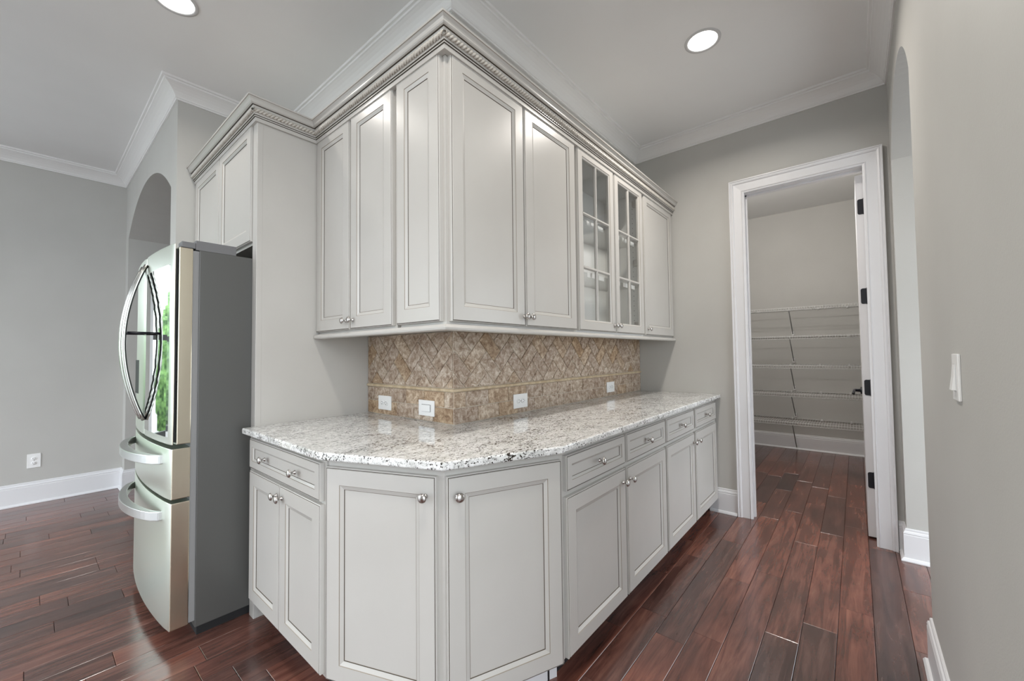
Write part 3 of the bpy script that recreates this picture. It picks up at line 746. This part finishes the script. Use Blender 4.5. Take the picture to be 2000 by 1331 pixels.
# ------------------------------------------------------------------ outlets and switches
def outlet(loc, n, lab, horizontal=True, kind='outlet'):
    """plate centre loc on the wall face, outward normal n"""
    r = empty('wall_outlet' if kind == 'outlet' else 'wall_switch', loc, lab, 'outlet' if kind == 'outlet' else 'light switch', 'white duplex outlets' if kind == 'outlet' else 'white rocker switches', ang(n))
    w_, h_ = (.0625, .0395) if horizontal else (.0395, .0600)
    MB().box(-w_, w_, -.006, 0, -h_, h_).build('plate', PLATE, r, bevel=.0022)
    if kind == 'outlet':
        for s in (-1, 1):
            cx, cz = (s*.0195, 0) if horizontal else (0, s*.0195)
            MB().lathe([(.0165, 0), (.0165, .0085), (.0155, .0092), (.0, .0092)], lambda x, y, h: (cx+x, -h, cz+y*.86), 20, 0, False).build('socket', PLATE, r)
            mb = MB()
            a, b2 = ((0, .0065), (0, -.0065)) if horizontal else ((-.0065, .003), (.0065, .003))
            for (dx, dz), l in ((a, .005), (b2, .004)):
                if horizontal: mb.box(cx+dx-l, cx+dx+l, -.0096, -.0090, cz+dz-.0012, cz+dz+.0012)
                else: mb.box(cx+dx-.0012, cx+dx+.0012, -.0096, -.0090, cz+dz-l, cz+dz+l)
            gx, gz = (cx+.009, cz) if horizontal else (cx, cz-.009)
            mb.box(gx-.002, gx+.002, -.0096, -.0090, gz-.002, gz+.002)
            mb.build('slots', SLOT, r)
        MB().lathe([(.0032, .006), (.0030, .0072), (0, .0072)], lambda x, y, h: (x, -h, y), 10, 0, False).build('screw', NICKEL, r)
    else:
        MB().box(-.0345, .0345, -.0075, -.005, -.018, .018, 0).build('frame', SLOT, r) if horizontal else MB().box(-.018, .018, -.0075, -.005, -.0345, .0345).build('frame', TRIMRING, r)
        if horizontal: MB().prism([(-.033, -.006), (.033, -.006), (.033, -.0085), (0, -.0110), (-.033, -.0130)], -.0165, .0165, 0, lambda a, b, c: (a, b, c)).build('rocker', PLATE, r)
        else: MB().prism([(-.033, -.006), (.033, -.006), (.033, -.0085), (0, -.0110), (-.033, -.0150)], -.0165, .0165, 0, lambda a, b, c: (c, b, a)).build('rocker', PLATE, r)
    return r
tf = TH
outlet((XW-tf, .7605, .9825), NL, 'white duplex outlet on the left backsplash, near the fridge panel')
outlet((XW-tf, .3855, .9815), NL, 'white rocker switch on the left backsplash, near the outside corner', True, 'switch')
outlet((.6555, YW-tf, .984), NR, 'white duplex outlet on the right backsplash, nearer the corner')
outlet((1.766, YW-tf, .985), NR, 'white duplex outlet at the far end of the right backsplash')
outlet((-1.104, YL, .366), NR, 'white outlet low on the far left wall', False)
o = outlet((.395, YR, 1.178), (0, 1), 'white rocker switch on the near right wall, seen edge-on', False, 'switch')

# ------------------------------------------------------------------ refrigerator
FY0, FY1 = 1.006, 1.916; FC = (FY0+FY1)/2
fr = empty('refrigerator', (-.3, FC, 0), 'stainless steel french door refrigerator with grey sides and curved front', 'refrigerator')
ox, oy = -.3, FC
def fx(y, b=.028, e=-.743):
    t = (y-FC)/(.455); return e - b*(1-t*t)
MB().box(-.651-ox, .10-ox, FY0-oy, FY1-oy, .045, 1.742).build('case', CASE, fr, bevel=.003)
MB().box(-.64-ox, .05-ox, FY0+.02-oy, FY1-.02-oy, 0, .05).build('base', RUBBER, fr)
def curved(y0, y1, z0, z1, xb, b=.028, e=-.743, n=14, r=.006):
    """slab with a bowed front between y0 and y1; back at xb"""
    ys = [y0+(y1-y0)*i/n for i in range(n+1)]
    ol = [(fx(y, b, e)-ox, y-oy) for y in ys]
    ol[0] = (ol[0][0]+r*.5, ol[0][1]); ol[-1] = (ol[-1][0]+r*.5, ol[-1][1])
    ol = ol + [(xb-ox, y1-oy), (xb-ox, y0-oy)]
    return MB().prism(ol, z0, z1)
def curved_obj(name, mat, parent, *a, bevel=.003, **k):
    mb = curved(*a, **k); o = mb.build(name, [mat, EDGE], parent)
    bm = bmesh.new(); bm.from_mesh(o.data)
    ed = [e for e in bm.edges if abs(e.calc_face_angle(0)) > .6]
    bmesh.ops.bevel(bm, geom=ed, offset=bevel, segments=2, affect='EDGES', profile=.6)
    for f in bm.faces: f.smooth = len(f.verts) == 4 and abs(f.normal.z) < .3 and f.normal.x < -.5
    for f in bm.faces:
        if f.normal.y < -.9: f.material_index = 1  # steel sides take the painted warm reflection
    bm.to_mesh(o.data); bm.free(); return o
DZ0, DZ1 = .868, 1.758
# right door: inner body, gap, outer skin with the mirror glass
rd = curved_obj('door', STEEL, fr, FY0+.001, FC-.002, DZ0, DZ1-.012, -.674, 14 and .0, -.727)
sk = curved_obj('outer_skin', STEEL, fr, FY0+.001, FC-.002, DZ0, DZ1, -.735)
sk.parent = rd
gl = curved(FY0+.030, FC-.010, DZ0+.032, DZ1-.090, -.740, e=-.7450, b=.028)
# the pane follows the bow
go = gl.build('mirror_pane', MIRROR, fr); go.parent = rd
gk = MB().box(-.735-ox, -.727-ox, FY0+.014-oy, FC-.012-oy, DZ0+.01, DZ1-.02).build('gasket', RUBBER, fr); gk.parent = rd
MB().box(-.674-ox, -.651-ox, FY0+.006-oy, FY1-.006-oy, .075, DZ1-.02).build('gasket', plain('grey gasket', (0.25, 0.25, 0.25), 0.5), fr)
ld = curved_obj('door', STEEL, fr, FC+.002, FY1-.001, DZ0, DZ1, -.674)
MB().box(fx(FC+.22)-ox-.001, fx(FC+.22)-ox+.02, FC+.15-oy, FC+.31-oy, 1.06, 1.24).build('dispenser', RUBBER, fr).parent = ld
dw1 = curved_obj('drawer', STEEL, fr, FY0+.001, FY1-.001, .630, .850, -.674)
dw2 = curved_obj('drawer', STEEL, fr, FY0+.001, FY1-.001, .070, .614, -.674)
def bow_handle(y, parent, top=1.715, bot=.945, outw=.078):
    mb = MB(); n = 22; pts = []
    for i in range(n+1):
        t = i/n; z = top+(bot-top)*t; pts.append((fx(y)-ox-.006-outw*math.sin(PI*t)**.85, y-oy, z))
    mb.tube(pts, .01, 10, 0, (.009, .0165))
    o = mb.build('handle', [HANDLE, RUBBER], fr); o.parent = parent
    for p in o.data.polygons:
        if p.normal.x > .35: p.material_index = 1
    zc = (top+bot)/2+.045
    q = MB().tube([(fx(y)-ox-outw+.006, y-oy, zc), (fx(y)-ox, y-oy, zc)], .0065, 8).build('handle_stay', BLACK, fr); q.parent = parent
bow_handle(FC-.042, rd); bow_handle(FC+.042, ld)
def drawer_handle(z, parent):
    mb = MB(); n = 24; y0, y1 = FY0+.10, FY1-.10; h = .020
    outer, inner = [], []
    for i in range(n+1):
        t = i/n; y = y0+(y1-y0)*t; bo = math.sin(PI*t)**.6
        outer.append((fx(y)-.012-.070*bo, y)); inner.append((fx(y)+.004-.052*bo, y))
    vs = []; fs = []
    for (a, b2) in zip(outer, inner):
        vs += [(a[0]-ox, a[1]-oy, z-h), (a[0]-ox, a[1]-oy, z+h), (b2[0]-ox, b2[1]-oy, z+h), (b2[0]-ox, b2[1]-oy, z-h)]
    for i in range(n):
        for k in range(4): fs.append((i*4+k, i*4+(k+1) % 4, (i+1)*4+(k+1) % 4, (i+1)*4+k))
    fs += [(0, 1, 2, 3), (n*4+3, n*4+2, n*4+1, n*4)]
    o = mb.add(vs, fs, 0, False).build('handle', HANDLE2, fr, bevel=.003); o.parent = parent
drawer_handle(.795, dw1); drawer_handle(.545, dw2)
mb = MB().box(-.664-ox, -.505-ox, FY0+.002-oy, FY0+.10-oy, 1.742, 1.787).box(-.715-ox, -.664-ox, FY0+.004-oy, FY0+.07-oy, 1.748, 1.775)
mb.build('hinge_cover', HINGEGREY, fr, bevel=.003)
mb = MB().box(-.664-ox, -.505-ox, FY1-.10-oy, FY1-.002-oy, 1.742, 1.787)
mb.build('hinge_cover', HINGEGREY, fr, bevel=.003)

# ------------------------------------------------------------------ recessed lights
def can(x, y, lab, r=.083, power=LAMP_W, ztop=ZC, col=LAMP_COL):
    root = empty('recessed_light', (x, y, ztop), lab, 'ceiling light', 'recessed ceiling lights')
    MB().lathe([(r+.014, 0), (r+.013, -.004), (r, -.005), (r-.004, -.003), (r-.004, 0)], lambda a, b2, h: (a, b2, h), 32, 0, False).build('trim_ring', TRIMRING, root)
    MB().lathe([(r-.003, -.001), (r*.6, -.004), (0.0001, -.005)], lambda a, b2, h: (a, b2, h), 32, 0, False).build('diffuser', BULB, root)
    ld_ = bpy.data.lights.new('can_lamp', 'AREA'); ld_.shape = 'DISK'; ld_.size = .12; ld_.energy = power; ld_.color = col; ld_.spread = 2.7
    lo = bpy.data.objects.new('can_lamp', ld_); COL.objects.link(lo); lo.parent = root; lo.location = (0, 0, -.012)
can(1.334, -.659, 'lit recessed ceiling light above the right run of cabinets', power=LAMP_W*1.6)
can(-.705, 1.285, 'lit recessed ceiling light in front of the fridge, cut by the top edge', power=LAMP_W*.55)
can(-.82, -.70, 'lit recessed ceiling light over the camera, out of frame', power=LAMP_W*1.4)
can(-2.55, -.70, 'lit recessed ceiling light behind the camera on the right, out of frame')
can(-2.55, 1.285, 'lit recessed ceiling light behind the camera on the left, out of frame')
pl = empty('added_globe', (2.92, -.62, ZC), 'globe light added inside the pantry, unseen above the doorway', 'ceiling light')  # unseen fixture added to brighten the pantry walls and ceiling
MB().lathe([(.07, 0), (.07, -.03), (.05, -.035)], lambda a, b2, h: (a, b2, h), 24).build('canopy', TRIMRING, pl)
MB().lathe([(.05, -.035), (.085, -.06), (.095, -.10), (.085, -.14), (.05, -.165), (.0005, -.17)], lambda a, b2, h: (a, b2, h), 24).build('globe', BULB, pl)
gl_ = bpy.data.lights.new('globe_fill', 'POINT'); gl_.energy = 42.0; gl_.shadow_soft_size = .05; gl_.color = (1.0, 0.96, 0.93)
go_ = bpy.data.objects.new('globe_fill', gl_); COL.objects.link(go_); go_.parent = pl; go_.location = (0, 0, -.24)

# ------------------------------------------------------------------ garden outside the window (mirrored in the fridge)
struct(MB().box(-40, 40, -40, 40, -.45, -.4).build('ground', BOUNCE_GROUND), 'pale concrete bounce ground added unseen outside the house', 'ground')  # added ground plane, pale to bounce neutral daylight up to the ceiling
for i, (x, y, r_) in enumerate([(-4.1, 8.4, 1.25), (-1.2, 9.4, 1.3), (1.6, 8.6, 1.2), (-7.4, 10.5, 1.6)]):
    bm = bmesh.new(); bmesh.ops.create_icosphere(bm, subdivisions=4, radius=r_)
    for v in bm.verts:
        k = 1+.13*math.sin(v.co.x*7+i)*math.sin(v.co.y*6)*math.cos(v.co.z*8)+random.uniform(-.05, .05)
        v.co *= k; v.co.z *= 1.15
    me = bpy.data.meshes.new('shrub'); bm.to_mesh(me); bm.free(); me.materials.append(LEAF)
    o = bpy.data.objects.new('shrub', me); COL.objects.link(o); o.location = (x, y, r_*.95-.3)
    tag(o, ['green shrub outside, left of the window', 'large green shrub behind the window', 'green shrub outside, right of the window', 'largest green shrub farthest left outside'][i], 'shrub', 'shrubs in the garden')
